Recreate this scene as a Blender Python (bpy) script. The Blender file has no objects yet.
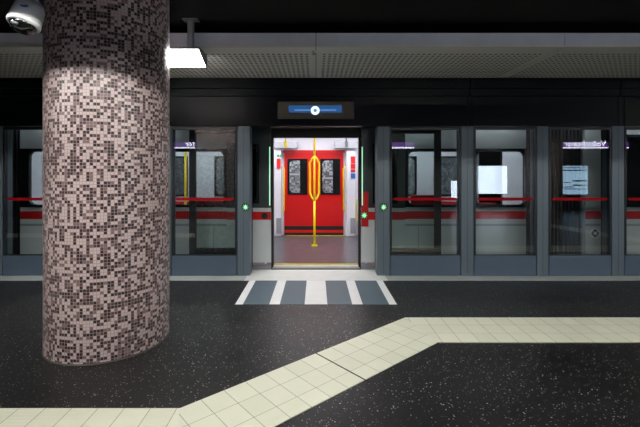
import bpy, bmesh, math, random
from mathutils import Vector, Matrix

random.seed(7)
C = bpy.context.scene.collection
sc = bpy.context.scene

# ------------------------------------------------------------------ camera, world, exposure
EYE = 1.54
cam_data = bpy.data.cameras.new('camera')
cam_data.sensor_width = 36.0
cam_data.sensor_fit = 'HORIZONTAL'
cam_data.lens = 392.0 / 640.0 * 36.0
cam_data.shift_x = 4.0 / 640.0
cam_data.shift_y = -43.5 / 640.0
cam_data.clip_start = 0.05
cam = bpy.data.objects.new('camera', cam_data)
cam.location = (0, 0, EYE)
cam.rotation_euler = (math.radians(90), 0, 0)
C.objects.link(cam)
sc.camera = cam

world = bpy.data.worlds.new('underground')
world.use_nodes = True
world.node_tree.nodes['Background'].inputs[0].default_value = (0.5, 0.55, 0.6, 1)
world.node_tree.nodes['Background'].inputs[1].default_value = 0.004
sc.world = world

sc.view_settings.view_transform = 'Standard'
sc.view_settings.look = 'None'
sc.view_settings.gamma = 1.0
sc.view_settings.use_curve_mapping = False
sc.view_settings.exposure = 0.0

# light levels (radiance of the lit surfaces)
TUBE = 690.0          # platform tube lamps
PILLAR_LAMP = 40.0    # prism lamp behind the pillar
TRAIN_LIGHT = 12.5    # ceiling light strips of the train
TUNNEL_FILL = 380.0  # added fill for the tunnel wall
GAP_FILL = 6.0  # added fill for the train side behind the header
POSTER = 9.0
SIGN_TEXT = 9.5
SIGN_BAND = 2.6

# ------------------------------------------------------------------ materials
def lin(c):
    return tuple(((v / 255) / 12.92 if v / 255 <= 0.04045 else ((v / 255 + 0.055) / 1.055) ** 2.4) for v in c) + (1,)

def mat(name, rgb, rough=0.5, metal=0.0, spec=0.5, noise=0.06, scale=6.0, coat=0.0, bump=0.0):
    m = bpy.data.materials.new(name)
    m.use_nodes = True
    nt = m.node_tree
    b = nt.nodes['Principled BSDF']
    b.inputs['Roughness'].default_value = rough
    b.inputs['Metallic'].default_value = metal
    b.inputs['Specular IOR Level'].default_value = spec
    b.inputs['Coat Weight'].default_value = coat
    tc = nt.nodes.new('ShaderNodeTexCoord')
    n = nt.nodes.new('ShaderNodeTexNoise')
    n.inputs['Scale'].default_value = scale
    n.inputs['Detail'].default_value = 4
    nt.links.new(tc.outputs['Object'], n.inputs['Vector'])
    mx = nt.nodes.new('ShaderNodeMix')
    mx.data_type = 'RGBA'
    c = lin(rgb)
    mx.inputs[6].default_value = tuple(v * (1 - noise * 2) for v in c[:3]) + (1,)
    mx.inputs[7].default_value = tuple(min(1, v * (1 + noise * 2)) for v in c[:3]) + (1,)
    nt.links.new(n.outputs['Fac'], mx.inputs[0])
    nt.links.new(mx.outputs[2], b.inputs['Base Color'])
    if bump:
        bp = nt.nodes.new('ShaderNodeBump')
        bp.inputs['Strength'].default_value = bump
        bp.inputs['Distance'].default_value = 0.002
        n2 = nt.nodes.new('ShaderNodeTexNoise')
        n2.inputs['Scale'].default_value = scale * 20
        nt.links.new(tc.outputs['Object'], n2.inputs['Vector'])
        nt.links.new(n2.outputs['Fac'], bp.inputs['Height'])
        nt.links.new(bp.outputs[0], b.inputs['Normal'])
    return m

def emit(name, rgb, strength, base=None):
    m = bpy.data.materials.new(name)
    m.use_nodes = True
    b = m.node_tree.nodes['Principled BSDF']
    b.inputs['Base Color'].default_value = lin(base or (200, 200, 200))
    b.inputs['Emission Color'].default_value = lin(rgb)
    b.inputs['Emission Strength'].default_value = strength
    return m

def glass(name, tint, reflect=1.0, rough=0.0):
    m = bpy.data.materials.new(name)
    m.use_nodes = True
    nt = m.node_tree
    nt.nodes.clear()
    out = nt.nodes.new('ShaderNodeOutputMaterial')
    tr = nt.nodes.new('ShaderNodeBsdfTransparent')
    tr.inputs[0].default_value = tint + (1,)
    gl = nt.nodes.new('ShaderNodeBsdfGlossy')
    gl.inputs['Roughness'].default_value = rough
    g = nt.nodes.new('ShaderNodeNewGeometry')
    dot = nt.nodes.new('ShaderNodeVectorMath'); dot.operation = 'DOT_PRODUCT'
    nt.links.new(g.outputs['Normal'], dot.inputs[0]); nt.links.new(g.outputs['Incoming'], dot.inputs[1])
    def M(op, a, b=None):
        n = nt.nodes.new('ShaderNodeMath'); n.operation = op; n.use_clamp = (op == 'MULTIPLY_ADD')
        for i, v in enumerate((a, b)):
            if v is None: continue
            if isinstance(v, float): n.inputs[i].default_value = v
            else: nt.links.new(v, n.inputs[i])
        return n
    ab = M('ABSOLUTE', dot.outputs['Value'])
    om = M('SUBTRACT', 1.0, ab.outputs[0])
    pw = M('POWER', om.outputs[0], 5.0)
    ma = M('MULTIPLY_ADD', pw.outputs[0], 0.96 * reflect); ma.inputs[2].default_value = 0.04 * reflect
    mx = nt.nodes.new('ShaderNodeMixShader')
    nt.links.new(ma.outputs[0], mx.inputs[0])
    nt.links.new(tr.outputs[0], mx.inputs[1]); nt.links.new(gl.outputs[0], mx.inputs[2])
    nt.links.new(mx.outputs[0], out.inputs[0])
    return m

def nodes(m):
    nt = m.node_tree
    return nt, nt.nodes['Principled BSDF']

def nmath(nt, op, a, b=None, c=None):
    n = nt.nodes.new('ShaderNodeMath'); n.operation = op
    for i, v in enumerate((a, b, c)):
        if v is None: continue
        if isinstance(v, (int, float)): n.inputs[i].default_value = v
        else: nt.links.new(v, n.inputs[i])
    return n.outputs[0]

def mosaic(name, tones, grout, tile=0.025, rough=0.35, joint=0.09, seed=0.0):
    """square glass-mosaic tiles on the UV map (UV in metres); tones = [(fraction, rgb)...]"""
    m = bpy.data.materials.new(name); m.use_nodes = True
    nt, b = nodes(m)
    b.inputs['Roughness'].default_value = rough
    uv = nt.nodes.new('ShaderNodeUVMap')
    sep = nt.nodes.new('ShaderNodeSeparateXYZ'); nt.links.new(uv.outputs[0], sep.inputs[0])
    u = nmath(nt, 'DIVIDE', sep.outputs[0], tile); v = nmath(nt, 'DIVIDE', sep.outputs[1], tile)
    fu = nmath(nt, 'FLOOR', u); fv = nmath(nt, 'FLOOR', v)
    cb = nt.nodes.new('ShaderNodeCombineXYZ')
    nt.links.new(fu, cb.inputs[0]); nt.links.new(fv, cb.inputs[1]); cb.inputs[2].default_value = seed
    wn = nt.nodes.new('ShaderNodeTexWhiteNoise'); wn.noise_dimensions = '3D'
    nt.links.new(cb.outputs[0], wn.inputs['Vector'])
    # slow drift so that light and dark tiles gather into loose clusters
    ns = nt.nodes.new('ShaderNodeTexNoise'); ns.inputs['Scale'].default_value = 0.16; ns.inputs['Detail'].default_value = 1
    nt.links.new(cb.outputs[0], ns.inputs['Vector'])
    drift = nmath(nt, 'MULTIPLY', nmath(nt, 'SUBTRACT', ns.outputs['Fac'], 0.5), 0.45)
    val = nmath(nt, 'ADD', wn.outputs['Value'], drift)
    rp = nt.nodes.new('ShaderNodeValToRGB'); rp.color_ramp.interpolation = 'CONSTANT'
    pos = 0.0
    els = rp.color_ramp.elements
    for i, (f, c) in enumerate(tones):
        e = els[i] if i < 2 else els.new(min(pos, 1))
        e.position = min(pos, 1); e.color = lin(c)
        pos += f
    nt.links.new(val, rp.inputs[0])
    gu = nmath(nt, 'ABSOLUTE', nmath(nt, 'SUBTRACT', nmath(nt, 'FRACT', u), 0.5))
    gv = nmath(nt, 'ABSOLUTE', nmath(nt, 'SUBTRACT', nmath(nt, 'FRACT', v), 0.5))
    g = nmath(nt, 'GREATER_THAN', nmath(nt, 'MAXIMUM', gu, gv), 0.5 - joint)
    mx = nt.nodes.new('ShaderNodeMix'); mx.data_type = 'RGBA'
    nt.links.new(g, mx.inputs[0]); nt.links.new(rp.outputs[0], mx.inputs[6]); mx.inputs[7].default_value = lin(grout)
    nt.links.new(mx.outputs[2], b.inputs['Base Color'])
    return m

def floor_material():
    m = bpy.data.materials.new('black_speckled_asphalt'); m.use_nodes = True
    nt, b = nodes(m)
    tc = nt.nodes.new('ShaderNodeTexCoord')
    vo = nt.nodes.new('ShaderNodeTexVoronoi'); vo.inputs['Scale'].default_value = 75
    nt.links.new(tc.outputs['Object'], vo.inputs['Vector'])
    sep = nt.nodes.new('ShaderNodeSeparateColor'); nt.links.new(vo.outputs['Color'], sep.inputs[0])
    big = nt.nodes.new('ShaderNodeTexNoise'); big.inputs['Scale'].default_value = 1.1; big.inputs['Detail'].default_value = 7; big.inputs['Roughness'].default_value = 0.65
    nt.links.new(tc.outputs['Object'], big.inputs['Vector'])
    # a chip where the cell is lucky, larger when luckier, more of them in worn patches
    lucky = nmath(nt, 'GREATER_THAN', nmath(nt, 'ADD', sep.outputs[0], nmath(nt, 'MULTIPLY', big.outputs['Fac'], 0.7)), 0.93)
    size = nmath(nt, 'MULTIPLY', sep.outputs[1], 0.40)
    chip = nmath(nt, 'MULTIPLY', lucky, nmath(nt, 'LESS_THAN', vo.outputs['Distance'], size))
    chip = nmath(nt, 'MULTIPLY', chip, nmath(nt, 'ADD', nmath(nt, 'MULTIPLY', sep.outputs[2], 0.8), 0.2))
    ramp = nt.nodes.new('ShaderNodeValToRGB')
    ramp.color_ramp.elements[0].position = 0.25; ramp.color_ramp.elements[0].color = lin((13, 13, 15))
    ramp.color_ramp.elements[1].position = 0.72; ramp.color_ramp.elements[1].color = lin((45, 45, 47))
    nt.links.new(big.outputs['Fac'], ramp.inputs[0])
    fine = nt.nodes.new('ShaderNodeTexNoise'); fine.inputs['Scale'].default_value = 90; fine.inputs['Detail'].default_value = 5
    nt.links.new(tc.outputs['Object'], fine.inputs['Vector'])
    fr = nt.nodes.new('ShaderNodeMix'); fr.data_type = 'RGBA'; fr.blend_type = 'MULTIPLY'; fr.inputs[0].default_value = 0.8
    nt.links.new(ramp.outputs[0], fr.inputs[6])
    fc = nt.nodes.new('ShaderNodeValToRGB'); fc.color_ramp.elements[0].position = 0.3; fc.color_ramp.elements[0].color = (0.2, 0.2, 0.2, 1)
    fc.color_ramp.elements[1].position = 0.7; fc.color_ramp.elements[1].color = (1, 1, 1, 1)
    nt.links.new(fine.outputs['Fac'], fc.inputs[0]); nt.links.new(fc.outputs[0], fr.inputs[7])
    mx = nt.nodes.new('ShaderNodeMix'); mx.data_type = 'RGBA'
    nt.links.new(chip, mx.inputs[0]); nt.links.new(fr.outputs[2], mx.inputs[6]); mx.inputs[7].default_value = lin((190, 186, 172))
    nt.links.new(mx.outputs[2], b.inputs['Base Color'])
    rr = nt.nodes.new('ShaderNodeMapRange'); rr.inputs[1].default_value = 0.3; rr.inputs[2].default_value = 0.7
    rr.inputs[3].default_value = 0.34; rr.inputs[4].default_value = 0.46
    nt.links.new(big.outputs['Fac'], rr.inputs[0]); nt.links.new(rr.outputs[0], b.inputs['Roughness'])
    b.inputs['Specular IOR Level'].default_value = 0.35
    bp = nt.nodes.new('ShaderNodeBump'); bp.inputs['Strength'].default_value = 0.25; bp.inputs['Distance'].default_value = 0.003
    nt.links.new(fine.outputs['Fac'], bp.inputs['Height']); nt.links.new(bp.outputs[0], b.inputs['Normal'])
    return m

def tactile_material():
    m = bpy.data.materials.new('cream_tactile_tiles'); m.use_nodes = True
    nt, b = nodes(m)
    uv = nt.nodes.new('ShaderNodeUVMap'); sep = nt.nodes.new('ShaderNodeSeparateXYZ'); nt.links.new(uv.outputs[0], sep.inputs[0])
    u = nmath(nt, 'DIVIDE', sep.outputs[0], 0.1693); v = nmath(nt, 'DIVIDE', sep.outputs[1], 0.59 / 3)
    gu = nmath(nt, 'ABSOLUTE', nmath(nt, 'SUBTRACT', nmath(nt, 'FRACT', u), 0.5))
    gv = nmath(nt, 'ABSOLUTE', nmath(nt, 'SUBTRACT', nmath(nt, 'FRACT', v), 0.5))
    g = nmath(nt, 'MAXIMUM', nmath(nt, 'GREATER_THAN', gu, 0.489), nmath(nt, 'MULTIPLY', nmath(nt, 'GREATER_THAN', gv, 0.490), 0.8))
    cb = nt.nodes.new('ShaderNodeCombineXYZ'); nt.links.new(nmath(nt, 'FLOOR', u), cb.inputs[0]); nt.links.new(nmath(nt, 'FLOOR', v), cb.inputs[1])
    wn = nt.nodes.new('ShaderNodeTexWhiteNoise'); wn.noise_dimensions = '2D'; nt.links.new(cb.outputs[0], wn.inputs['Vector'])
    ns = nt.nodes.new('ShaderNodeTexNoise'); ns.inputs['Scale'].default_value = 5; ns.inputs['Detail'].default_value = 6
    nt.links.new(uv.outputs[0], ns.inputs['Vector'])
    mix0 = nt.nodes.new('ShaderNodeMix'); mix0.data_type = 'RGBA'
    mix0.inputs[6].default_value = lin((228, 231, 208)); mix0.inputs[7].default_value = lin((241, 243, 222))
    nt.links.new(nmath(nt, 'ADD', nmath(nt, 'MULTIPLY', wn.outputs['Value'], 0.5), nmath(nt, 'MULTIPLY', ns.outputs['Fac'], 0.6)), mix0.inputs[0])
    mx = nt.nodes.new('ShaderNodeMix'); mx.data_type = 'RGBA'
    nt.links.new(nmath(nt, 'MULTIPLY', g, 0.75), mx.inputs[0]); nt.links.new(mix0.outputs[2], mx.inputs[6]); mx.inputs[7].default_value = lin((95, 92, 80))
    nt.links.new(mx.outputs[2], b.inputs['Base Color'])
    b.inputs['Roughness'].default_value = 0.45
    # raised guiding ribs along the strip
    rib = nmath(nt, 'SINE', nmath(nt, 'MULTIPLY', sep.outputs[1], 2 * math.pi / 0.0328))
    bp = nt.nodes.new('ShaderNodeBump'); bp.inputs['Strength'].default_value = 0.35; bp.inputs['Distance'].default_value = 0.002
    nt.links.new(rib, bp.inputs['Height']); nt.links.new(bp.outputs[0], b.inputs['Normal'])
    return m

def perforated_material():
    m = bpy.data.materials.new('perforated_grey_sheet'); m.use_nodes = True
    nt, b = nodes(m)
    out = nt.nodes['Material Output']
    b.inputs['Base Color'].default_value = lin((222, 222, 214)); b.inputs['Roughness'].default_value = 0.45
    uv = nt.nodes.new('ShaderNodeUVMap'); sep = nt.nodes.new('ShaderNodeSeparateXYZ'); nt.links.new(uv.outputs[0], sep.inputs[0])
    px, py = 0.064, 0.078
    fu = nmath(nt, 'MULTIPLY', nmath(nt, 'SUBTRACT', nmath(nt, 'FRACT', nmath(nt, 'DIVIDE', sep.outputs[0], px)), 0.5), px)
    fv = nmath(nt, 'MULTIPLY', nmath(nt, 'SUBTRACT', nmath(nt, 'FRACT', nmath(nt, 'DIVIDE', sep.outputs[1], py)), 0.5), py)
    d = nmath(nt, 'SQRT', nmath(nt, 'ADD', nmath(nt, 'MULTIPLY', fu, fu), nmath(nt, 'MULTIPLY', fv, fv)))
    hole = nmath(nt, 'LESS_THAN', d, 0.0195)
    # the solid margins round each sheet
    inu = nmath(nt, 'MULTIPLY', nmath(nt, 'GREATER_THAN', sep.outputs[0], 0.064), nmath(nt, 'LESS_THAN', sep.outputs[0], 0.064 * 41))
    inv = nmath(nt, 'MULTIPLY', nmath(nt, 'GREATER_THAN', sep.outputs[1], 0.234), nmath(nt, 'LESS_THAN', sep.outputs[1], 0.078 * 18))
    hole = nmath(nt, 'MULTIPLY', hole, nmath(nt, 'MULTIPLY', inu, inv))
    tr = nt.nodes.new('ShaderNodeBsdfTransparent')
    mx = nt.nodes.new('ShaderNodeMixShader')
    nt.links.new(hole, mx.inputs[0]); nt.links.new(b.outputs[0], mx.inputs[1]); nt.links.new(tr.outputs[0], mx.inputs[2])
    nt.links.new(mx.outputs[0], out.inputs[0])
    return m

def train_floor_material():
    m = mat('train_floor_vinyl', (112, 106, 106), rough=0.3, noise=0.0)
    nt, b = nodes(m)
    tc = nt.nodes.new('ShaderNodeTexCoord'); mp = nt.nodes.new('ShaderNodeMapping'); mp.inputs['Scale'].default_value = (2, 14, 1)
    nt.links.new(tc.outputs['Object'], mp.inputs[0])
    n = nt.nodes.new('ShaderNodeTexNoise'); n.inputs['Scale'].default_value = 2.5; n.inputs['Detail'].default_value = 6
    nt.links.new(mp.outputs[0], n.inputs['Vector'])
    rp = nt.nodes.new('ShaderNodeValToRGB')
    rp.color_ramp.elements[0].position = 0.3; rp.color_ramp.elements[0].color = lin((58, 58, 62))
    rp.color_ramp.elements[1].position = 0.75; rp.color_ramp.elements[1].color = lin((106, 104, 108))
    nt.links.new(n.outputs['Fac'], rp.inputs[0]); nt.links.new(rp.outputs[0], b.inputs['Base Color'])
    return m

def poster_material(name, top, bottom, strength):
    m = bpy.data.materials.new(name); m.use_nodes = True
    nt, b = nodes(m)
    tc = nt.nodes.new('ShaderNodeTexCoord')
    n = nt.nodes.new('ShaderNodeTexNoise'); n.inputs['Scale'].default_value = 1.6; n.inputs['Detail'].default_value = 3
    nt.links.new(tc.outputs['Object'], n.inputs['Vector'])
    mx = nt.nodes.new('ShaderNodeMix'); mx.data_type = 'RGBA'
    mx.inputs[6].default_value = lin(top); mx.inputs[7].default_value = lin(bottom)
    nt.links.new(n.outputs['Fac'], mx.inputs[0])
    nt.links.new(mx.outputs[2], b.inputs['Emission Color']); b.inputs['Emission Strength'].default_value = strength
    b.inputs['Base Color'].default_value = lin((180, 185, 190))
    return m

MAT = {
    'floor': floor_material(),
    'tactile': tactile_material(),
    'perforated': perforated_material(),
    'ceiling': mat('black_ceiling', (30, 30, 31), rough=0.85, spec=0.2),
    'wall_dark': mat('anthracite_wall', (26, 27, 30), rough=0.35, spec=0.4),
    'fascia': mat('grey_aluminium_fascia', (206, 212, 226), rough=0.45),
    'lip': mat('pale_fascia_lip', (215, 216, 212), rough=0.5),
    'plenum': mat('dark_plenum', (18, 18, 18), rough=0.9),
    'header': mat('blue_black_lacquer', (5, 12, 16), rough=0.36, spec=0.16, noise=0.03),
    'header_low': mat('blue_black_lacquer_lower', (4, 10, 14), rough=0.36, spec=0.16, noise=0.03),
    'soffit': mat('brushed_soffit', (150, 146, 138), rough=0.22, metal=0.9),
    'post': mat('grey_green_post', (92, 106, 114), rough=0.42, metal=0.15, noise=0.02),
    'kick': mat('blue_grey_kick_plate', (82, 98, 114), rough=0.34, metal=0.15, noise=0.03, scale=3),
    'frame': mat('dark_panel_frame', (24, 33, 38), rough=0.4, noise=0.02),
    'black': mat('black_rubber', (14, 15, 16), rough=0.6),
    'gap': mat('dark_gap', (9, 10, 11), rough=0.8),
    'glass': glass('screen_glass', (0.87, 0.90, 0.90), 1.9),
    'leaf_glass': glass('leaf_glass', (0.90, 0.93, 0.92), 0.5),
    'train_glass': glass('train_window_glass', (0.72, 0.76, 0.76), 0.8),
    'red_film': mat('red_glass_stripe', (138, 4, 16), rough=0.6, spec=0.1),
    'sill': mat('pale_steel_sill', (176, 184, 182), rough=0.4, noise=0.06),
    'threshold': mat('pale_threshold', (226, 228, 224), rough=0.5),
    'mark_grey': mat('grey_floor_paint', (84, 102, 114), rough=0.5, noise=0.05),
    'mark_white': mat('white_floor_paint', (242, 244, 244), rough=0.5, noise=0.03),
    'joint': mat('dark_floor_joint', (30, 30, 28), rough=0.8),
    'pillar': mosaic('brown_pink_mosaic', [(0.29, (40, 26, 29)), (0.13, (82, 60, 62)), (0.15, (126, 104, 104)), (0.49, (206, 190, 188))], (164, 146, 143), joint=0.075),
    'tunnel': mosaic('grey_tunnel_mosaic', [(0.3, (60, 58, 60)), (0.3, (110, 106, 106)), (0.4, (168, 164, 162))], (120, 116, 116), tile=0.05),
    'base_ring': mat('pale_joint_ring', (96, 96, 88), rough=0.7),
    'white_plastic': mat('white_plastic', (208, 212, 214), rough=0.35, noise=0.02),
    'dome': mat('smoked_dome', (18, 18, 20), rough=0.06, spec=0.7),
    'blue_label': mat('blue_label', (70, 120, 190), rough=0.5),
    'galv': mat('galvanised_steel', (140, 150, 156), rough=0.45, metal=0.2),
    'lamp_body': mat('lamp_housing', (120, 124, 124), rough=0.45),
    'tube': emit('lamp_tube', (255, 250, 244), TUBE),
    'prism': emit('lamp_diffuser', (255, 253, 250), PILLAR_LAMP),
    'train_white': mat('train_grey_white_paint', (196, 204, 204), rough=0.35, noise=0.02),
    'train_black': mat('train_black_band', (16, 20, 22), rough=0.2, noise=0.02),
    'train_red': mat('train_red_band', (196, 18, 22), rough=0.35, noise=0.02),
    'door_red': mat('train_red_door', (206, 12, 16), rough=0.35, noise=0.03),
    'leaf_dark': mat('door_leaf_dark', (46, 56, 56), rough=0.35),
    'interior': mat('train_interior_white', (222, 222, 230), rough=0.4, noise=0.02),
    'interior_grey': mat('train_interior_grey', (150, 152, 158), rough=0.45),
    'train_floor': train_floor_material(),
    'yellow': mat('yellow_handrail', (255, 224, 0), rough=0.3, noise=0.02),
    'yellow_line': mat('yellow_floor_line', (224, 204, 40), rough=0.5),
    'seat': mat('red_seat', (190, 24, 30), rough=0.6),
    'dark_metal': mat('dark_metal', (44, 46, 50), rough=0.5, metal=0.4),
    'bellows': mat('gangway_rubber', (26, 28, 32), rough=0.55, spec=0.4),
    'track': mat('track_concrete', (60, 58, 56), rough=0.9),
    'train_lamp': emit('train_ceiling_light', (250, 250, 255), TRAIN_LIGHT),
    'added_tunnel_light': emit('tunnel_fill_light', (240, 245, 255), TUNNEL_FILL),
    'gap_fill': emit('gap_fill_light', (245, 248, 255), GAP_FILL),
    'led': emit('green_led_strip', (150, 240, 185), 0.9),
    'star': emit('green_star_light', (110, 240, 150), 1.3),
    'star_core': emit('pale_star_light', (200, 255, 220), 1.3),
    'poster_a': poster_material('white_lit_poster', (236, 244, 255), (205, 228, 255), POSTER),
    'poster_b': poster_material('blue_lit_timetable', (160, 205, 240), (190, 225, 250), POSTER * 0.5),
    'ink': mat('dark_print', (24, 36, 60), rough=0.6),
    'sign_black': mat('sign_black', (14, 12, 18), rough=0.4),
    'purple': emit('purple_sign_band', (118, 50, 168), SIGN_BAND),
    'sign_white': emit('sign_white_text', (235, 235, 255), SIGN_TEXT),
    'display': mat('bronze_display_case', (86, 80, 68), rough=0.4, scale=20),
    'screen_blue': emit('display_blue', (40, 90, 150), 0.8, (14, 24, 40)),
    'screen_pale': emit('display_line', (120, 165, 215), 0.8, (20, 30, 40)),
    'screen_white': emit('display_white', (235, 245, 255), 1.2),
    'screen_core': emit('display_core', (110, 150, 205), 0.9, (20, 30, 40)),
    'red_device': mat('red_notice', (205, 30, 34), rough=0.5),
    'blue_device': mat('blue_notice', (40, 100, 175), rough=0.5),
    'green_device': mat('green_notice', (60, 150, 100), rough=0.5),
    'badge_white': mat('white_badge', (225, 228, 228), rough=0.5),
}

# ------------------------------------------------------------------ mesh helpers
class MB:
    """collects shapes in world coordinates, then links them as ONE mesh object"""
    def __init__(self):
        self.bm = bmesh.new()
        self.uv = None
    def _bevel(self, verts, b, seg=2):
        if b:
            edges = list({e for v in verts for e in v.link_edges})
            bmesh.ops.bevel(self.bm, geom=edges, offset=b, segments=seg, affect='EDGES', profile=0.5)
    def box(self, x0, x1, y0, y1, z0, z1, bevel=0.0):
        vs = [self.bm.verts.new(p) for p in ((x0, y0, z0), (x1, y0, z0), (x1, y1, z0), (x0, y1, z0), (x0, y0, z1), (x1, y0, z1), (x1, y1, z1), (x0, y1, z1))]
        for f in ((0, 3, 2, 1), (4, 5, 6, 7), (0, 1, 5, 4), (1, 2, 6, 5), (2, 3, 7, 6), (3, 0, 4, 7)):
            self.bm.faces.new([vs[i] for i in f])
        self._bevel(vs, bevel)
        return self
    def prism(self, poly, axis, a0, a1, bevel=0.0):
        """poly: 2-D outline; axis 'x': poly=(y,z); 'y': poly=(x,z); 'z': poly=(x,y)"""
        def P(p, a):
            return (a, p[0], p[1]) if axis == 'x' else (p[0], a, p[1]) if axis == 'y' else (p[0], p[1], a)
        A = [self.bm.verts.new(P(p, a0)) for p in poly]
        B = [self.bm.verts.new(P(p, a1)) for p in poly]
        n = len(poly)
        fs = [self.bm.faces.new(A), self.bm.faces.new(B[::-1])]
        for i in range(n):
            fs.append(self.bm.faces.new((A[(i + 1) % n], A[i], B[i], B[(i + 1) % n])))
        bmesh.ops.recalc_face_normals(self.bm, faces=fs)
        self._bevel(A + B, bevel)
        return self
    def ring(self, outer, inner, axis, a0, a1):
        """frame between two outlines with the same number of points"""
        def P(p, a):
            return (a, p[0], p[1]) if axis == 'x' else (p[0], a, p[1]) if axis == 'y' else (p[0], p[1], a)
        V = [[self.bm.verts.new(P(p, a)) for p in poly] for poly in (outer, inner) for a in (a0, a1)]
        o0, o1, i0, i1 = V
        n = len(outer); fs = []
        for k in range(n):
            j = (k + 1) % n
            fs += [self.bm.faces.new(q) for q in ((o0[k], o0[j], i0[j], i0[k]), (o1[k], i1[k], i1[j], o1[j]), (o0[k], o1[k], o1[j], o0[j]), (i0[k], i0[j], i1[j], i1[k]))]
        bmesh.ops.recalc_face_normals(self.bm, faces=fs)
        return self
    def tube(self, pts, r, n=12, cap=True):
        pts = [Vector(p) for p in pts]
        rings = []
        for i, p in enumerate(pts):
            d = (pts[min(i + 1, len(pts) - 1)] - pts[max(i - 1, 0)]).normalized()
            up = Vector((0, 1, 0)) if abs(d.z) > 0.6 else Vector((0, 0, 1))
            a = d.cross(up).normalized(); b = d.cross(a).normalized()
            rr = r[i] if isinstance(r, (list, tuple)) else r
            rings.append([self.bm.verts.new(p + a * rr * math.cos(2 * math.pi * k / n) + b * rr * math.sin(2 * math.pi * k / n)) for k in range(n)])
        fs = []
        for A, B in zip(rings, rings[1:]):
            for k in range(n):
                fs.append(self.bm.faces.new((A[k], A[(k + 1) % n], B[(k + 1) % n], B[k])))
        if cap:
            fs += [self.bm.faces.new(rings[0][::-1]), self.bm.faces.new(rings[-1])]
        bmesh.ops.recalc_face_normals(self.bm, faces=fs)
        for f in fs[:len(fs) - 2 if cap else None]: f.smooth = True
        return self
    def lathe(self, profile, centre, mtx=None, n=48, smooth=True):
        """profile [(r, z)...] about the z axis, optional 3x3 rotation"""
        c = Vector(centre); rows = []
        for r, z in profile:
            if r < 1e-6:
                p = Vector((0, 0, z)); p = mtx @ p if mtx else p
                rows.append([self.bm.verts.new(c + p)])
            else:
                row = []
                for k in range(n):
                    p = Vector((r * math.cos(2 * math.pi * k / n), r * math.sin(2 * math.pi * k / n), z))
                    p = mtx @ p if mtx else p
                    row.append(self.bm.verts.new(c + p))
                rows.append(row)
        fs = []
        for A, B in zip(rows, rows[1:]):
            for k in range(n):
                j = (k + 1) % n
                if len(A) == 1 and len(B) == 1: continue
                if len(A) == 1: fs.append(self.bm.faces.new((A[0], B[j], B[k])))
                elif len(B) == 1: fs.append(self.bm.faces.new((A[k], A[j], B[0])))
                else: fs.append(self.bm.faces.new((A[k], A[j], B[j], B[k])))
        bmesh.ops.recalc_face_normals(self.bm, faces=fs)
        for f in fs: f.smooth = smooth
        return self
    def build(self, name, material, parent=None):
        root = parent
        off = Vector((0, 0, 0))
        if parent is not None:
            off = Vector(ORIGIN.get(parent.name, (0, 0, 0)))
        for v in self.bm.verts: v.co -= off
        me = bpy.data.meshes.new(name)
        self.bm.to_mesh(me); self.bm.free()
        me.materials.append(MAT[material])
        o = bpy.data.objects.new(name, me)
        C.objects.link(o)
        if parent is not None:
            o.parent = parent
        ORIGIN[o.name] = tuple(off)
        return o

ORIGIN = {}

def thing(name, label, cat, loc, group=None):
    o = bpy.data.objects.new(name, None)
    o.empty_display_size = 0.1
    C.objects.link(o)
    o.location = loc
    ORIGIN[o.name] = tuple(loc)
    o['label'] = label; o['category'] = cat
    if group: o['group'] = group
    return o

def tag(o, label, cat, group=None):
    o['label'] = label; o['category'] = cat
    if group: o['group'] = group
    return o

def struct(name, mb, material, parent=None):
    o = mb.build(name, material, parent)
    o['kind'] = 'structure'
    return o

def rrect(x0, x1, z0, z1, r, n=5):
    pts = []
    for cx, cz, a in ((x1 - r, z1 - r, 0), (x0 + r, z1 - r, 90), (x0 + r, z0 + r, 180), (x1 - r, z0 + r, 270)):
        for k in range(n + 1):
            t = math.radians(a + 90 * k / n)
            pts.append((cx + r * math.cos(t), cz + r * math.sin(t)))
    return pts

def add_text(name, body, size, loc, rot, material, parent, depth=0.004, align='LEFT'):
    cu = bpy.data.curves.new(name, 'FONT')
    cu.body = body; cu.size = size; cu.extrude = depth; cu.align_x = align
    tmp = bpy.data.objects.new(name + '_tmp', cu); C.objects.link(tmp)
    dg = bpy.context.evaluated_depsgraph_get()
    me = bpy.data.meshes.new_from_object(tmp.evaluated_get(dg))
    bpy.data.objects.remove(tmp)
    M = Matrix.Translation(Vector(loc) - Vector(ORIGIN[parent.name])) @ Matrix.Rotation(rot[2], 4, 'Z') @ Matrix.Rotation(rot[0], 4, 'X')
    me.transform(M)
    me.materials.clear(); me.materials.append(MAT[material])
    o = bpy.data.objects.new(name, me); C.objects.link(o); o.parent = parent
    ORIGIN[o.name] = ORIGIN[parent.name]
    return o

def set_uv(o, fn):
    me = o.data
    lay = me.uv_layers.new(name='UVMap')
    for poly in me.polygons:
        for li in poly.loop_indices:
            lay.data[li].uv = fn(me.vertices[me.loops[li].vertex_index].co, poly)

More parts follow.
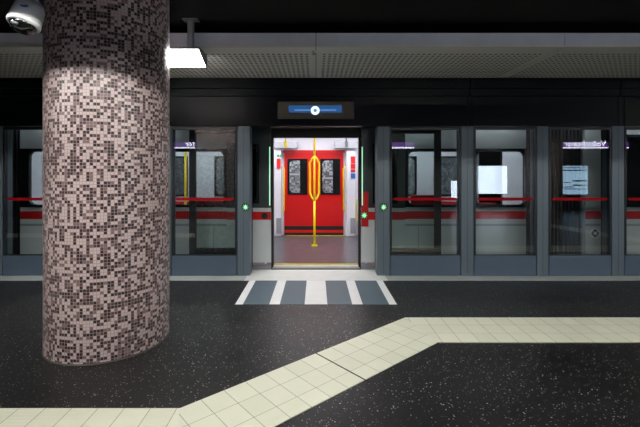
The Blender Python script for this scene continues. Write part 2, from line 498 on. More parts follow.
# ------------------------------------------------------------------ the setting
XL, XR, YB, CEIL = -10.0, 15.0, -3.8, 3.15
struct('floor', MB().box(XL, XR, YB, 6.04, -0.35, 0.0), 'floor')
struct('ceiling', MB().box(XL, XR, YB, 10.6, CEIL, CEIL + 0.15), 'ceiling')
struct('wall_back', MB().box(XL, XR, YB - 0.2, YB, -0.35, CEIL), 'wall_dark')
struct('wall_left', MB().box(XL - 0.2, XL, YB - 0.2, 10.6, -1.6, CEIL + 0.15), 'wall_dark')
struct('wall_right', MB().box(XR, XR + 0.2, YB - 0.2, 10.6, -1.6, CEIL + 0.15), 'wall_dark')
tw = struct('wall_front', MB().box(XL, XR, 10.4, 10.6, -1.6, CEIL), 'tunnel')
set_uv(tw, lambda c, p: (c.x, c.z))
struct('floor_track', MB().box(XL, XR, 6.04, 10.4, -1.6, -1.25), 'track')
struct('trim_1', MB().box(XL, XR, 5.455, 5.698, 0.0, 0.003), 'sill')
struct('trim_2', MB().box(-1.0, 1.0, 5.452, 6.04, 0.0, 0.005), 'threshold')

# lowered perforated ceiling strip along the platform edge
YP0, YP1, ZP, ZF = 4.26, 5.68, 2.877, 3.029
for k in range(-4, 6):
    x0, x1 = k * 2.7, (k + 1) * 2.7
    if x0 < XL or x1 > XR: continue
    r = thing('ceiling_panel', '', 'ceiling panel', (x0, YP0, ZP), 'perforated ceiling sheets over the platform edge')
    sh = MB().box(x0 + 0.003, x1 - 0.003, YP0 + 0.02, YP1, ZP, ZP + 0.002).build('perforated_sheet', 'perforated', r)
    set_uv(sh, lambda c, p: (c.x, c.y))
    MB().box(x0 + 0.003, x1 - 0.003, YP0, YP0 + 0.018, ZP + 0.02, ZF).build('fascia_board', 'fascia', r)
    MB().box(x0 + 0.003, x1 - 0.003, YP0 - 0.008, YP0 + 0.02, ZP - 0.002, ZP + 0.02).build('edge_lip', 'lip', r)
    MB().box(x0 + 0.003, x1 - 0.003, YP0 + 0.02, YP1, ZF - 0.02, ZF - 0.005).build('backing_board', 'plenum', r)
    for q in (0.3, 2.4):
        MB().tube([(x0 + q, 4.9, ZF - 0.005), (x0 + q, 4.9, CEIL)], 0.008, 8).build('hanger_rod', 'galv', r)
    r['label'] = {
        -2: 'perforated grey ceiling sheet over the glass panels left of the doorway, partly behind the mosaic pillar',
        -1: 'perforated grey ceiling sheet from the mosaic pillar to the doorway centre, above the hanging lamp',
        0: 'perforated grey ceiling sheet running right from the sprinkler over the doorway',
        1: 'perforated grey ceiling sheet right of the fascia joint, at the right edge of the photo',
    }.get(k, 'perforated grey ceiling sheet over the platform edge, number %d along from the doorway centre' % abs(k))

sp = thing('sprinkler_head', 'small chrome sprinkler head at the ceiling sheet joint above the doorway', 'sprinkler', (-0.02, 4.42, ZP))
MB().lathe([(0.0, 0), (0.03, 0), (0.03, -0.006), (0.012, -0.012), (0.012, -0.03), (0, -0.03)], (-0.02, 4.42, ZP)).build('body', 'white_plastic', sp)
MB().lathe([(0.0, -0.028), (0.02, -0.03), (0.024, -0.034), (0.0, -0.036)], (-0.02, 4.42, ZP)).build('deflector', 'galv', sp)

# ------------------------------------------------------------------ header beam over the screen doors
joints = [-9.6, -6.74, -4.55, -2.25, 2.25, 4.44, 6.65, 8.85, 11.05, 13.25]
for x0, x1 in zip(joints, joints[1:]):
    mid = (x0 + x1) / 2
    lab = {
        0: 'long blue-black header casing over the open doorway, carrying the display',
        -3.4: 'blue-black header casing left of the doorway, partly behind the mosaic pillar',
        3.345: 'blue-black header casing directly right of the doorway casing',
        5.545: 'blue-black header casing at the right edge of the photo',
        -5.645: 'blue-black header casing at the left edge of the photo',
    }.get(round(mid, 3), 'blue-black header casing %s along the platform edge, %d joints from the doorway' % ('further right' if mid > 0 else 'further left', round(abs(mid) / 2.2)))
    h = thing('door_header', lab, 'header', (mid, 5.72, 2.165), 'header casings above the screen doors')
    MB().box(x0 + 0.045, x1 - 0.045, 5.70, 6.02, 2.18, 2.61, 0.004).build('lower_cover', 'header_low', h)
    MB().box(x0 + 0.006, x1 - 0.006, 5.715, 6.02, 2.622, 2.722, 0.003).build('middle_rail', 'header', h)
    MB().box(x0 + 0.006, x1 - 0.006, 5.705, 6.02, 2.734, 2.875, 0.003).build('upper_cover', 'header_low', h)
    MB().box(x0, x1, 5.76, 6.0, 2.60, 2.875).build('core', 'gap', h)
    MB().box(x0 + 0.0, x0 + 0.039, 5.705, 6.0, 2.18, 2.61, 0.003).build('joint_cover', 'header', h)
    MB().box(x1 - 0.039, x1, 5.705, 6.0, 2.18, 2.61, 0.003).build('joint_cover', 'header', h)
    if x0 < 0 < x1:
        MB().box(-0.66, 0.66, 5.705, 6.0, 2.165, 2.18).build('soffit', 'soffit', h)['label'] = 'bright metal soffit above the doorway'
struct('wall_bulkhead', MB().box(XL, XR, 5.72, 6.02, 2.88, CEIL), 'gap')

# train-direction display
d = thing('display_sign', 'wide bronze display with a blue line diagram above the open doorway', 'display', (0, 5.70, 2.28))
MB().box(-0.555, 0.555, 5.66, 5.70, 2.282, 2.528, 0.006).build('case', 'display', d)
scr = MB().box(-0.392, 0.372, 5.654, 5.661, 2.37, 2.472).build('screen', 'screen_blue', d)
MB().box(-0.31, 0.29, 5.650, 5.655, 2.398, 2.412).build('line_symbol', 'screen_pale', scr)
def disc(x, z, y0, y1, r): return MB().prism([(x + r * math.cos(t * math.pi / 16), z + r * math.sin(t * math.pi / 16)) for t in range(32)], 'y', y0, y1)
disc(-0.012, 2.398, 5.645, 5.652, 0.062).build('station_symbol', 'screen_white', scr)
disc(-0.012, 2.398, 5.641, 5.646, 0.026).build('station_centre', 'screen_core', scr)

# ------------------------------------------------------------------ screen posts and panels
def star_mesh(cx, cz, y0, y1, r):
    pts = []
    for k in range(16):
        rr = r if k % 2 == 0 else r * 0.3
        t = math.pi * k / 8 + math.pi / 2
        pts.append((cx + rr * math.cos(t), cz + rr * math.sin(t)))
    return MB().prism(pts, 'y', y0, y1)

def post(x0, x1, label, star=False):
    p = thing('screen_post', label, 'post', ((x0 + x1) / 2, 5.8, 0.012), 'posts of the platform screen')
    MB().box(x0 + 0.004, x1 - 0.004, 5.70, 5.90, 0.0, 2.178, 0.006).build('body', 'post', p)
    c = (x0 + x1) / 2
    MB().box(c - 0.002, c + 0.002, 5.6985, 5.702, 0.03, 2.15).build('seam', 'frame', p)
    if star:
        cx = c + (0.03 if c < 0 else 0.0)
        disc(cx, 1.0, 5.692, 5.702, 0.06).build('door_button', 'leaf_dark', p)
        star_mesh(cx, 1.0, 5.687, 5.694, 0.05).build('green_star', 'star', p)['label'] = 'glowing green star on the post'
    return p

post(-1.148, -0.96, 'grey post with green star light on the left side of the doorway', True)
post(0.887, 1.076, 'grey post with green star light on the right side of the doorway', True)
post(-2.297, -2.108, 'plain grey screen post hidden behind the right edge of the mosaic pillar')
post(2.108, 2.297, 'plain grey screen post between the first and second glass panels right of the doorway')
post(-3.387, -3.20, 'plain grey screen post behind the middle of the mosaic pillar')
post(3.212, 3.387, 'plain grey screen post between the white poster reflection and the timetable reflection')
post(4.302, 4.49, 'plain grey screen post next to the right edge of the photo')
post(-4.75, -4.56, 'plain grey screen post at the left edge of the photo')
post(5.60, 5.78, 'plain grey screen post beyond the right edge of the photo')
post(-6.0, -5.82, 'plain grey screen post beyond the left edge of the photo')

def panel(x0, x1, label):
    p = thing('glass_screen', label, 'glass panel', ((x0 + x1) / 2, 5.75, 0.012), 'fixed glass panels of the platform screen')
    g = 0.007
    X0, X1, ZB, ZT = x0 + g, x1 - g, 0.004, 2.172
    f = MB()
    f.ring([(X0, 0.295), (X1, 0.295), (X1, ZT), (X0, ZT)], [(X0 + 0.022, 0.303), (X1 - 0.022, 0.303), (X1 - 0.022, ZT - 0.045), (X0 + 0.022, ZT - 0.045)], 'y', 5.702, 5.76)
    f.build('frame', 'frame', p)
    MB().box(X0, X1, 5.702, 5.76, ZB, 0.294, 0.004).build('kick_plate', 'kick', p)
    gl = MB().box(X0 + 0.020, X1 - 0.020, 5.716, 5.724, 0.301, ZT - 0.043).build('glass', 'glass', p)
    zc, hh = 1.116, 0.021
    a, b = X0 + 0.03, X1 - 0.03
    MB().prism([(a, zc), (a + 0.05, zc - hh), (b - 0.05, zc - hh), (b, zc), (b - 0.05, zc + hh), (a + 0.05, zc + hh)], 'y', 5.7125, 5.7155).build('safety_stripe', 'red_film', gl)['label'] = 'thin red stripe across the glass'
    return p

panel(-2.108, -1.148, 'glass panel between the mosaic pillar and the left doorway post, yellow pole seen behind')
panel(1.076, 2.108, 'glass panel directly right of the doorway, dark door edge behind it')
panel(2.297, 3.212, 'glass panel reflecting a blank white lit poster')
panel(3.387, 4.302, 'glass panel reflecting the lined timetable and the station name')
panel(4.49, 5.60, 'glass panel cut by the right edge of the photo')
panel(-3.20, -2.297, 'glass panel behind the right half of the mosaic pillar')
panel(-4.56, -3.387, 'glass panel at the left edge of the photo, left of the mosaic pillar')
panel(-5.82, -4.75, 'glass panel beyond the left edge of the photo')

# sliding leaves, pushed open behind the fixed panels
def leaf(s, label):
    xa, xb = (0.975, 1.915) if s < 0 else (0.905, 1.890)
    l = thing('sliding_door', label, 'sliding door', (s * 1.39, 5.89, 0.02), 'open sliding doors of the platform screen')
    def X(a): return s * a
    x0, x1 = sorted((X(xa), X(xb)))
    MB().ring([(x0, 0.06), (x1, 0.06), (x1, 2.15), (x0, 2.15)], [(x0 + 0.10, 0.36), (x1 - 0.10, 0.36), (x1 - 0.10, 2.09), (x0 + 0.10, 2.09)], 'y', 5.915, 5.955).build('frame', 'black', l)
    MB().box(x0 + 0.098, x1 - 0.098, 5.932, 5.938, 0.358, 2.092).build('glass', 'leaf_glass', l)
    e, e2 = X(xa - 0.012), X(xa)
    MB().box(min(e, e2), max(e, e2), 5.905, 5.965, 0.06, 2.15).build('edge_seal', 'gap', l)
    MB().box(x0 + 0.2, x0 + 0.3, 5.91, 5.96, 0.015, 0.06).build('guide_shoe', 'gap', l)
    MB().box(x1 - 0.3, x1 - 0.2, 5.91, 5.96, 0.015, 0.06).build('guide_shoe', 'gap', l)
    MB().box(x0 + 0.3, x1 - 0.3, 5.925, 5.945, 2.15, 2.178).build('hanger', 'gap', l)
leaf(-1, 'black-framed sliding glass door pushed open behind the panel left of the doorway')
leaf(1, 'black-framed sliding glass door pushed open behind the panel right of the doorway')

# rear steel columns of the screen, seen through the glass
for x0, x1, lab in ((3.23, 3.40, 'dark steel column behind the glass beside the white poster reflection'),
                    (4.38, 4.62, 'dark steel column behind the glass next to the last right-hand post')):
    r = thing('support_column', lab, 'column', ((x0 + x1) / 2, 5.97, 0.0), 'rear steel columns of the platform screen')
    MB().box(x0, x1, 5.94, 6.03, 0.012, 2.18, 0.003).build('shaft', 'black', r)
    MB().box(x0 - 0.03, x1 + 0.03, 5.93, 6.038, 0.0, 0.012).build('base_plate', 'dark_metal', r)

# ------------------------------------------------------------------ floor markings
mk = thing('floor_marking', 'grey and white striped boarding mark on the floor before the doorway', 'floor marking', (0, 4.98, 0))
MB().box(-0.925, 0.925, 4.483, 5.448, 0.0, 0.003).build('grey_field', 'mark_grey', mk)
for a, b in ((-0.925, -0.838), (-0.535, -0.415), (-0.13, 0.13), (0.415, 0.535), (0.838, 0.925)):
    MB().box(a, b, 4.483, 5.448, 0.003, 0.0045).build('white_stripe', 'mark_white', mk)

# tactile guiding strip: left run, diagonal, right run
def strip(name, quad, udir, origin, label, group='cream tactile guiding strips', voff=0.0):
    m = MB()
    m.prism(quad, 'z', 0.0, 0.006)
    o = m.build(name, 'tactile')
    ud = Vector(udir).normalized(); vd = Vector((-ud.y, ud.x))
    og = Vector(origin)
    set_uv(o, lambda c, p: ((Vector((c.x, c.y)) - og).dot(ud), (Vector((c.x, c.y)) - og).dot(vd) + voff))
    tag(o, label, 'tactile strip', group)
    return o
FL, FR = (-0.877, 2.527), (0.926, 4.08)
NL, NR = (-0.726, 1.937), (1.077, 3.49)
strip('tactile_strip', [(XL, NL[1]), NL, FL, (XL, FL[1])], (1, 0), (NL[0], NL[1]), 'cream tactile tile run at the bottom left in front of the mosaic pillar')
dg = (FR[0] - FL[0], FR[1] - FL[1])
strip('tactile_strip', [NL, NR, FR, FL], dg, tuple(Vector((0.0, 3.282)) - Vector((-dg[1], dg[0])).normalized() * 0.59), 'cream tactile tile run slanting from bottom left up to the right-hand run')
strip('tactile_strip', [NR, (XR, NR[1]), (XR, FR[1]), FR], (1, 0), (NR[0] + 0.05, NR[1]), 'straight cream tactile tile run going to the right edge of the photo')
strip('tactile_strip', [(6.17, 0.35), (6.75, 0.35), (7.52, 3.49), (6.93, 3.49)], (0.24, 1), (6.75, 0.35), 'cream tactile tile run leading away from the screen, seen only as a slanting reflection')
# wide dark joint across the slanting run
jn = MB()
u = Vector(dg).normalized(); n_ = Vector((-u.y, u.x))
p1 = Vector((0.0, 3.282)); w = 0.006
p0 = p1 - n_ * 0.59
jn.prism([tuple(p0 - u * w), tuple(p0 + u * w), tuple(p1 + u * w), tuple(p1 - u * w)], 'z', 0.0061, 0.0068)
tag(jn.build('expansion_joint', 'joint'), 'dark expansion joint across the slanting cream tile run', 'joint')

# ------------------------------------------------------------------ mosaic pillars
def pillar(x, y, r, label, group='mosaic pillars of the platform'):
    p = thing('mosaic_pillar', label, 'pillar', (x, y, 0), group)
    n = 128
    m = MB()
    A = [m.bm.verts.new((x + r * math.sin(2 * math.pi * k / n), y - r * math.cos(2 * math.pi * k / n), 0.012)) for k in range(n)]
    B = [m.bm.verts.new((v.co.x, v.co.y, CEIL)) for v in A]
    for k in range(n):
        f = m.bm.faces.new((A[k], A[(k + 1) % n], B[(k + 1) % n], B[k])); f.smooth = True
    o = m.build('shaft', 'pillar', p)
    me = o.data; lay = me.uv_layers.new(name='UVMap')
    for poly in me.polygons:
        k = poly.index
        for li in poly.loop_indices:
            v = me.vertices[me.loops[li].vertex_index].co
            idx = me.loops[li].vertex_index
            kk = k + (1 if (idx % n) == (k + 1) % n else 0)
            lay.data[li].uv = (kk * 0.025, v.z)
    MB().lathe([(r - 0.02, 0.0), (r + 0.007, 0.0), (r + 0.005, 0.008), (r - 0.02, 0.013)], (x, y, 0), n=96).build('base_joint', 'base_ring', p)
    return p
pillar(-1.886, 3.593, 0.509, 'large round pillar clad in brown and pink mosaic at the left')
pillar(6.8, -0.3, 0.5, 'mosaic pillar behind the photographer, seen reflected beside the timetable')

# ------------------------------------------------------------------ dome camera on a pendant
cx, cy, cz = -1.862, 2.5, 2.475
dc = thing('security_camera', 'white dome security camera hanging before the pillar at top left', 'security camera', (cx, cy, CEIL))
R = Matrix.Rotation(math.radians(7), 3, 'Y') @ Matrix.Rotation(math.radians(-18), 3, 'X') @ Matrix.Scale(0.77, 3)
MB().lathe([(0.0, 0.22), (0.06, 0.22), (0.085, 0.20), (0.108, 0.15), (0.116, 0.05), (0.118, 0.012), (0.0, 0.012)], (cx, cy, cz), R).build('housing', 'white_plastic', dc)
MB().lathe([(0.070, 0.012), (0.120, 0.014), (0.122, 0.0), (0.119, -0.014), (0.112, -0.022), (0.100, -0.024), (0.070, 0.0)], (cx, cy, cz), R).build('rim', 'white_plastic', dc)
MB().lathe([(0.098, -0.012)] + [(0.098 * math.cos(t * math.pi / 20), -0.016 - 0.07 * math.sin(t * math.pi / 20)) for t in range(10)] + [(0.0, -0.086)], (cx, cy, cz), R).build('dome', 'dome', dc)
lens_c = Vector((cx, cy, cz)) + R @ Vector((0.0, -0.085, -0.058))
MB().lathe([(0.0, -0.012), (0.02, -0.012), (0.026, 0.0), (0.0, 0.004)], lens_c, R).build('lens', 'galv', dc)
lab_c = Vector((cx, cy, cz)) + R @ Vector((0.04, -0.112, 0.09))
m = MB(); m.box(lab_c.x - 0.024, lab_c.x + 0.024, lab_c.y - 0.001, lab_c.y + 0.006, lab_c.z - 0.008, lab_c.z + 0.006); m.build('label', 'blue_label', dc)
top = Vector((cx, cy, cz)) + R @ Vector((0, 0, 0.21))
MB().tube([tuple(top), (top.x + 0.012, top.y, top.z + 0.05), (top.x + 0.015, top.y, CEIL - 0.01)], 0.024, 16).build('pendant_tube', 'white_plastic', dc)
MB().lathe([(0.0, CEIL), (0.06, CEIL), (0.06, CEIL - 0.015), (0.03, CEIL - 0.02), (0.0, CEIL - 0.02)], (top.x + 0.015, top.y, 0)).build('ceiling_plate', 'white_plastic', dc)

# ------------------------------------------------------------------ lamp behind the pillar
lp = thing('hanging_lamp', 'lit linear lamp hanging from a bracket just right of the pillar top', 'lamp', (-1.9, 4.28, CEIL))
lx0, lx1 = -2.70, -1.232
MB().prism([(4.15, 2.812), (4.42, 2.702), (4.42, 2.815)], 'x', lx0, lx1 - 0.012).build('diffuser', 'prism', lp)
h = MB(); h.box(lx0, lx1, 4.14, 4.432, 2.818, 2.845, 0.004); h.box(lx0, lx1, 4.421, 4.432, 2.725, 2.818); h.build('housing', 'lamp_body', lp)
for xa in (lx0 - 0.012, lx1 - 0.010):
    MB().prism([(4.145, 2.82), (4.155, 2.80), (4.425, 2.695), (4.43, 2.82)], 'x', xa, xa + 0.010).build('end_cap', 'lamp_body', lp)
for bx in (-2.55, -1.34):
    h = MB()
    h.box(bx - 0.03, bx + 0.03, 4.17, 4.176, 2.845, CEIL - 0.012)
    h.box(bx - 0.03, bx - 0.024, 4.17, 4.22, 2.845, CEIL - 0.012)
    h.box(bx + 0.024, bx + 0.03, 4.17, 4.22, 2.845, CEIL - 0.012)
    h.build('hanger', 'galv', lp)
    MB().box(bx - 0.08, bx + 0.08, 4.15, 4.25, CEIL - 0.012, CEIL, 0.002).build('ceiling_plate', 'galv', lp)
    MB().tube([(bx - 0.12, 4.2, 2.845), (bx - 0.12, 4.2, 2.862)], 0.012, 10).build('cable_gland', 'dark_metal', lp)

# ------------------------------------------------------------------ tube lamps over the platform (above the camera, plus an added fill row behind it)
def tube_lamp(xc, yc, z, label, half=0.72, skirt=0.050, w=0.2):
    l = thing('tube_lamp', label, 'lamp', (xc, yc, CEIL), 'tube lamps over the platform')
    h = MB()
    h.box(xc - half - 0.03, xc + half + 0.03, yc - w, yc + w, z + 0.03, z + 0.06)
    h.box(xc - half - 0.03, xc + half + 0.03, yc + w - 0.006, yc + w, z - skirt, z + 0.03)
    h.box(xc - half - 0.03, xc + half + 0.03, yc - w, yc - w + 0.006, z - skirt, z + 0.03)
    h.box(xc - half - 0.03, xc - half - 0.024, yc - w + 0.006, yc + w - 0.006, z - skirt, z + 0.03)
    h.box(xc + half + 0.024, xc + half + 0.03, yc - w + 0.006, yc + w - 0.006, z - skirt, z + 0.03)
    h.build('housing', 'lamp_body', l)
    MB().tube([(xc - half, yc, z), (xc + half, yc, z)], 0.004, 6).build('tube', 'tube', l)
    for s in (-0.5, 0.5):
        MB().tube([(xc + s, yc, z + 0.06), (xc + s, yc, CEIL)], 0.01, 8).build('hanger_rod', 'galv', l)
for i, xc in enumerate((-5.8, -3.7, -1.6, 0.5, 2.6, 4.7, 6.8)):
    tube_lamp(xc, 1.6, 2.72, 'suspended tube lamp in the row nearest the screen doors, place %d from the left' % (i + 1))
for i, xc in enumerate((-5.0, -1.0, 3.0, 7.5, 11.0)):  # row added as ambient fill; its unskirted lamps brighten the fascia
    tube_lamp(xc, -1.6, 2.72 if xc < 0 else 3.03, 'added fill tube lamp in the row behind the photographer, place %d from the left' % (i + 1), skirt=0.05 if xc < 0 else -0.02)

# ------------------------------------------------------------------ back wall: posters and station signs (seen mirrored in the glass)
def lightbox(x0, x1, z0, z1, screen, label, lines=None):
    l = thing('poster_lightbox', label, 'lit poster', ((x0 + x1) / 2, YB, z0), 'lit poster boxes on the back wall')
    MB().ring([(x0 - 0.06, z0 - 0.06), (x1 + 0.06, z0 - 0.06), (x1 + 0.06, z1 + 0.06), (x0 - 0.06, z1 + 0.06)], [(x0, z0), (x1, z0), (x1, z1), (x0, z1)], 'y', YB, YB + 0.09).build('frame', 'dark_metal', l)
    s = MB().box(x0, x1, YB, YB + 0.06, z0, z1).build('screen', screen, l)
    for fz, t, f0, f1 in lines or ():
        MB().box(x1 - f1 * (x1 - x0), x1 - f0 * (x1 - x0), YB + 0.06, YB + 0.064, z0 + fz * (z1 - z0), z0 + fz * (z1 - z0) + t).build('printed_line', 'ink', s)
lightbox(6.28, 7.40, 0.62, 1.70, 'poster_a', 'blank white lit poster on the back wall, seen mirrored in the glass')
lightbox(9.46, 10.52, 0.60, 1.70, 'poster_b', 'lit timetable with dark lines on the back wall, seen mirrored in the glass',
         ((0.92, 0.03, 0.05, 0.95), (0.82, 0.05, 0.05, 0.95), (0.45, 0.05, 0.05, 0.55), (0.40, 0.03, 0.6, 0.95), (0.30, 0.045, 0.05, 0.55), (0.24, 0.03, 0.55, 0.95), (0.17, 0.03, 0.05, 0.9)))
lightbox(5.22, 5.46, 0.46, 1.12, 'poster_a', 'narrow lit panel on the back wall beside the white poster')

def station_sign(xv, label):
    s = thing('station_sign', label, 'sign', (xv, YB, 2.3), 'station name signs on the back wall')
    MB().box(xv - 2.5, xv + 0.9, YB, YB + 0.08, 2.20, 2.85).build('board', 'sign_black', s)
    MB().box(xv - 2.5, xv + 0.9, YB + 0.08, YB + 0.085, 2.42, 2.62).build('colour_band', 'purple', s)
    MB().box(xv - 2.5, xv + 0.9, YB + 0.085, YB + 0.09, 2.38, 2.42).build('white_line', 'sign_white', s)
    add_text('station_name', 'Volkstheater', 0.31, (xv, YB + 0.09, 2.46), (math.radians(90), 0, math.radians(180)), 'sign_white', s)
station_sign(11.2, 'purple station name sign mirrored above the lined timetable')
station_sign(2.9, 'purple station name sign mirrored in the panel right of the doorway')
station_sign(-3.45, 'purple station name sign mirrored in the panel left of the doorway')

# ------------------------------------------------------------------ the train
TY0, TY1 = 6.20, 9.22
T0, T1 = -4.68, 3.45
def wall_openings(x0, x1, z0, z1, y0, y1, ops):
    m = MB()
    xs = sorted({x0, x1, *[o[0] for o in ops], *[o[1] for o in ops]})
    for a, b in zip(xs, xs[1:]):
        mid = (a + b) / 2
        spans = sorted([(o[2], o[3]) for o in ops if o[0] < mid < o[1]])
        z = z0
        for s, e in spans:
            if s > z + 1e-6: m.box(a, b, y0, y1, z, s)
            z = e
        if z < z1 - 1e-6: m.box(a, b, y0, y1, z, z1)
    return m

def train_window(root, x0, x1, z0, z1, y0, y1, r=0.09):
    w = MB().ring(rrect(x0 - 0.0, x1 + 0.0, z0, z1, 0.004), rrect(x0 + 0.04, x1 - 0.04, z0 + 0.04, z1 - 0.04, r), 'y', y0, y1).build('window', 'train_black', root)
    MB().box(x0 + 0.02, x1 - 0.02, (y0 + y1) / 2 - 0.003, (y0 + y1) / 2 + 0.003, z0 + 0.02, z1 - 0.02).build('pane', 'train_glass', w)
    return w

tr = thing('metro_train', 'white and red metro train standing behind the screen with doors open', 'train', (0, 7.7, -1.25))
FZ, CZ = 0.03, 2.36
near_w = [(1.42, 2.38, 0.95, 1.87), (2.50, 3.34, 0.95, 1.87), (-2.38, -1.42, 0.95, 1.87), (-3.46, -2.50, 0.95, 1.87), (-4.58, -3.6, 0.95, 1.87)]
# near side: white below the window line, black belt above
low = wall_openings(T0, T1, 0.08, 0.95, TY0, TY0 + 0.07, [(-0.69, 0.69, 0.0, 2.07)])
low.build('side_panel', 'train_white', tr)
belt = wall_openings(T0, T1, 0.95, 1.88, TY0, TY0 + 0.07, [(-0.69, 0.69, 0.9, 2.07)] + near_w)
belt.build('window_belt', 'train_black', tr)
wall_openings(T0, T1, 1.88, 2.75, TY0, TY0 + 0.07, [(-0.69, 0.69, 1.8, 2.07)]).build('upper_side_panel', 'train_white', tr)
for a, b in ((T0, -0.70), (0.70, T1)):
    MB().box(a, b, TY0 - 0.004, TY0, 0.765, 0.89).build('red_band', 'train_red', tr)
    MB().box(a, b, TY0 - 0.003, TY0, 0.655, 0.69).build('grey_trim', 'interior_grey', tr)
for xs in (-3.5, -1.62, 1.62, 2.44):
    MB().box(xs - 0.006, xs + 0.006, TY0 - 0.002, TY0, 0.08, 0.655).build('panel_seam', 'interior_grey', tr)
for w in near_w: train_window(tr, *w, TY0 - 0.004, TY0 + 0.06)
# far side
far_w = [(1.70, 2.34, 0.93, 1.86), (2.80, 3.42, 0.93, 1.86), (-2.36, -1.72, 0.93, 1.86), (-3.56, -2.98, 0.93, 1.86), (-4.55, -3.8, 0.93, 1.86)]
wall_openings(T0, T1, FZ, 2.75, 9.12, TY1, [(-0.74, 0.64, 0.0, 1.98)] + far_w).build('far_wall', 'interior', tr)
for w in far_w: train_window(tr, *w, 9.105, 9.16)
MB().box(T0, T1, TY0 + 0.03, TY1, FZ - 0.13, FZ).build('cabin_floor', 'train_floor', tr)
MB().box(T0, T1, TY0 + 0.05, TY1, CZ, 2.78).build('cabin_ceiling', 'interior', tr)
MB().prism([(TY0, 2.75), (TY1, 2.75), (TY1 - 0.35, 3.0), (TY0 + 0.35, 3.0)], 'x', T0, T1).build('roof', 'dark_metal', tr)
for y in (6.95, 8.45):
    MB().box(T0 + 0.2, T1 - 0.2, y - 0.13, y + 0.13, CZ - 0.02, CZ).build('light_strip', 'train_lamp', tr)
for xe in (T0, T1 - 0.05):
    wall = MB(); wall.box(xe, xe + 0.05, TY0 + 0.05, 7.15, FZ, CZ); wall.box(xe, xe + 0.05, 8.3, TY1, FZ, CZ); wall.build('end_wall', 'interior', tr)
MB().box(T0 + 0.3, T1 - 0.3, TY0 + 0.25, TY1 - 0.25, -0.85, -0.10).build('underframe', 'gap', tr)
MB().box(T0, T1, TY0 + 0.03, TY0 + 0.2, -0.6, -0.105).build('skirt', 'gap', tr)
for bx in (-3.4, 2.2):
    MB().box(bx - 0.9, bx + 0.9, 6.8, 8.6, -0.95, -0.75).build('bogie', 'dark_metal', tr)
    for wx in (-0.6, 0.6):
        for wy in (6.95, 8.35):
            MB().tube([(bx + wx, wy, -0.85), (bx + wx, wy + 0.12, -0.85)], 0.40, 24).build('wheel', 'dark_metal', tr)
# doorway: sill, yellow lines, black jambs
MB().box(-0.69, 0.69, 6.17, 6.25, -0.012, 0.028, 0.003).build('door_sill', 'threshold', tr)
MB().box(-0.69, 0.69, 6.25, 6.31, FZ, FZ + 0.004).build('warning_line', 'yellow_line', tr)
MB().box(-0.69, 0.69, 8.98, 9.04, FZ, FZ + 0.004).build('warning_line', 'yellow_line', tr)
for s in (-1, 1):
    x0, x1 = sorted((s * 0.670, s * 0.700))
    MB().box(x0, x1, 6.13, 6.27, 0.02, 2.07).build('door_jamb', 'black', tr)
MB().box(-0.715, 0.715, 6.13, 6.27, 2.05, 2.34).build('door_lintel', 'black', tr)

# open near door leaves (outside the body) and closed far leaves
def outer_leaf(s):
    x0, x1 = sorted((s * 0.703, s * 1.39))
    wx0, wx1 = sorted((s * 0.885, s * 1.27))
    lf = wall_openings(x0, x1, 0.95, 2.2, 6.105, 6.14, [(wx0, wx1, 1.02, 1.94)]).build('door_leaf', 'leaf_dark', tr)
    MB().box(x0, x1, 6.105, 6.14, 0.10, 0.95).build('lower_panel', 'train_white', lf)
    MB().ring(rrect(wx0 - 0.0, wx1 + 0.0, 1.02, 1.94, 0.004), rrect(wx0 + 0.035, wx1 - 0.035, 1.055, 1.905, 0.10), 'y', 6.098, 6.14).build('window_frame', 'train_black', lf)
    MB().box(wx0 + 0.02, wx1 - 0.02, 6.12, 6.126, 1.04, 1.92).build('pane', 'train_glass', lf)
    MB().box(x0, x1, 6.100, 6.105, 0.765, 0.89).build('red_band', 'train_red', lf)
    e0, e1 = sorted((s * 0.712, s * 0.728))
    MB().box(e0, e1, 6.093, 6.105, 0.99, 1.90).build('light_strip', 'led', lf)['label'] = 'pale green light strip on the door edge'
    if s > 0:
        MB().box(0.705, 0.815, 6.096, 6.101, 0.66, 1.20).build('button_plate', 'train_red', lf)
        disc(0.748, 0.835, 6.088, 6.097, 0.05).build('door_button', 'leaf_dark', lf)
        star_mesh(0.748, 0.835, 6.083, 6.090, 0.055).build('green_star', 'star', lf)
    else:
        disc(-0.80, 0.828, 6.088, 6.101, 0.05).build('door_button', 'black', lf)
    MB().box(x0, x1, 6.08, 6.16, -0.02, 0.05).build('leaf_step', 'interior_grey', lf)
outer_leaf(-1); outer_leaf(1)

def inner_leaf(s):
    x0, x1 = sorted((s * 0.006 - 0.05, s * 0.688 - 0.05))
    wx0, wx1 = sorted((s * 0.15 - 0.05, s * 0.61 - 0.05))
    lf = wall_openings(x0, x1, 0.24, 1.98, 9.10, 9.14, [(wx0, wx1, 0.97, 1.80)]).build('door_leaf', 'door_red', tr)
    MB().ring(rrect(wx0, wx1, 0.97, 1.80, 0.004), rrect(wx0 + 0.045, wx1 - 0.045, 1.01, 1.76, 0.09), 'y', 9.085, 9.14).build('window_frame', 'train_black', lf)
    # the opaque black margin at the right of each window
    MB().box(wx1 - 0.17, wx1 - 0.03, 9.09, 9.13, 0.99, 1.78).build('black_margin', 'train_black', lf)
    MB().box(wx0 + 0.02, wx1 - 0.02, 9.115, 9.121, 0.99, 1.78).build('pane', 'train_glass', lf)
    MB().box(wx0 + 0.03, wx1 - 0.03, 9.10, 9.115, 1.165, 1.18).build('window_bar', 'black', lf)
    MB().box(x0, x1, 9.09, 9.14, 0.15, 0.24).build('lower_seal', 'black', lf)
    MB().box(x0, x1, 9.085, 9.14, FZ, 0.09).build('kick_strip', 'black', lf)
    MB().box(x0, x1, 9.08, 9.14, 0.09, 0.15).build('bottom_strip', 'door_red', lf)
inner_leaf(-1); inner_leaf(1)
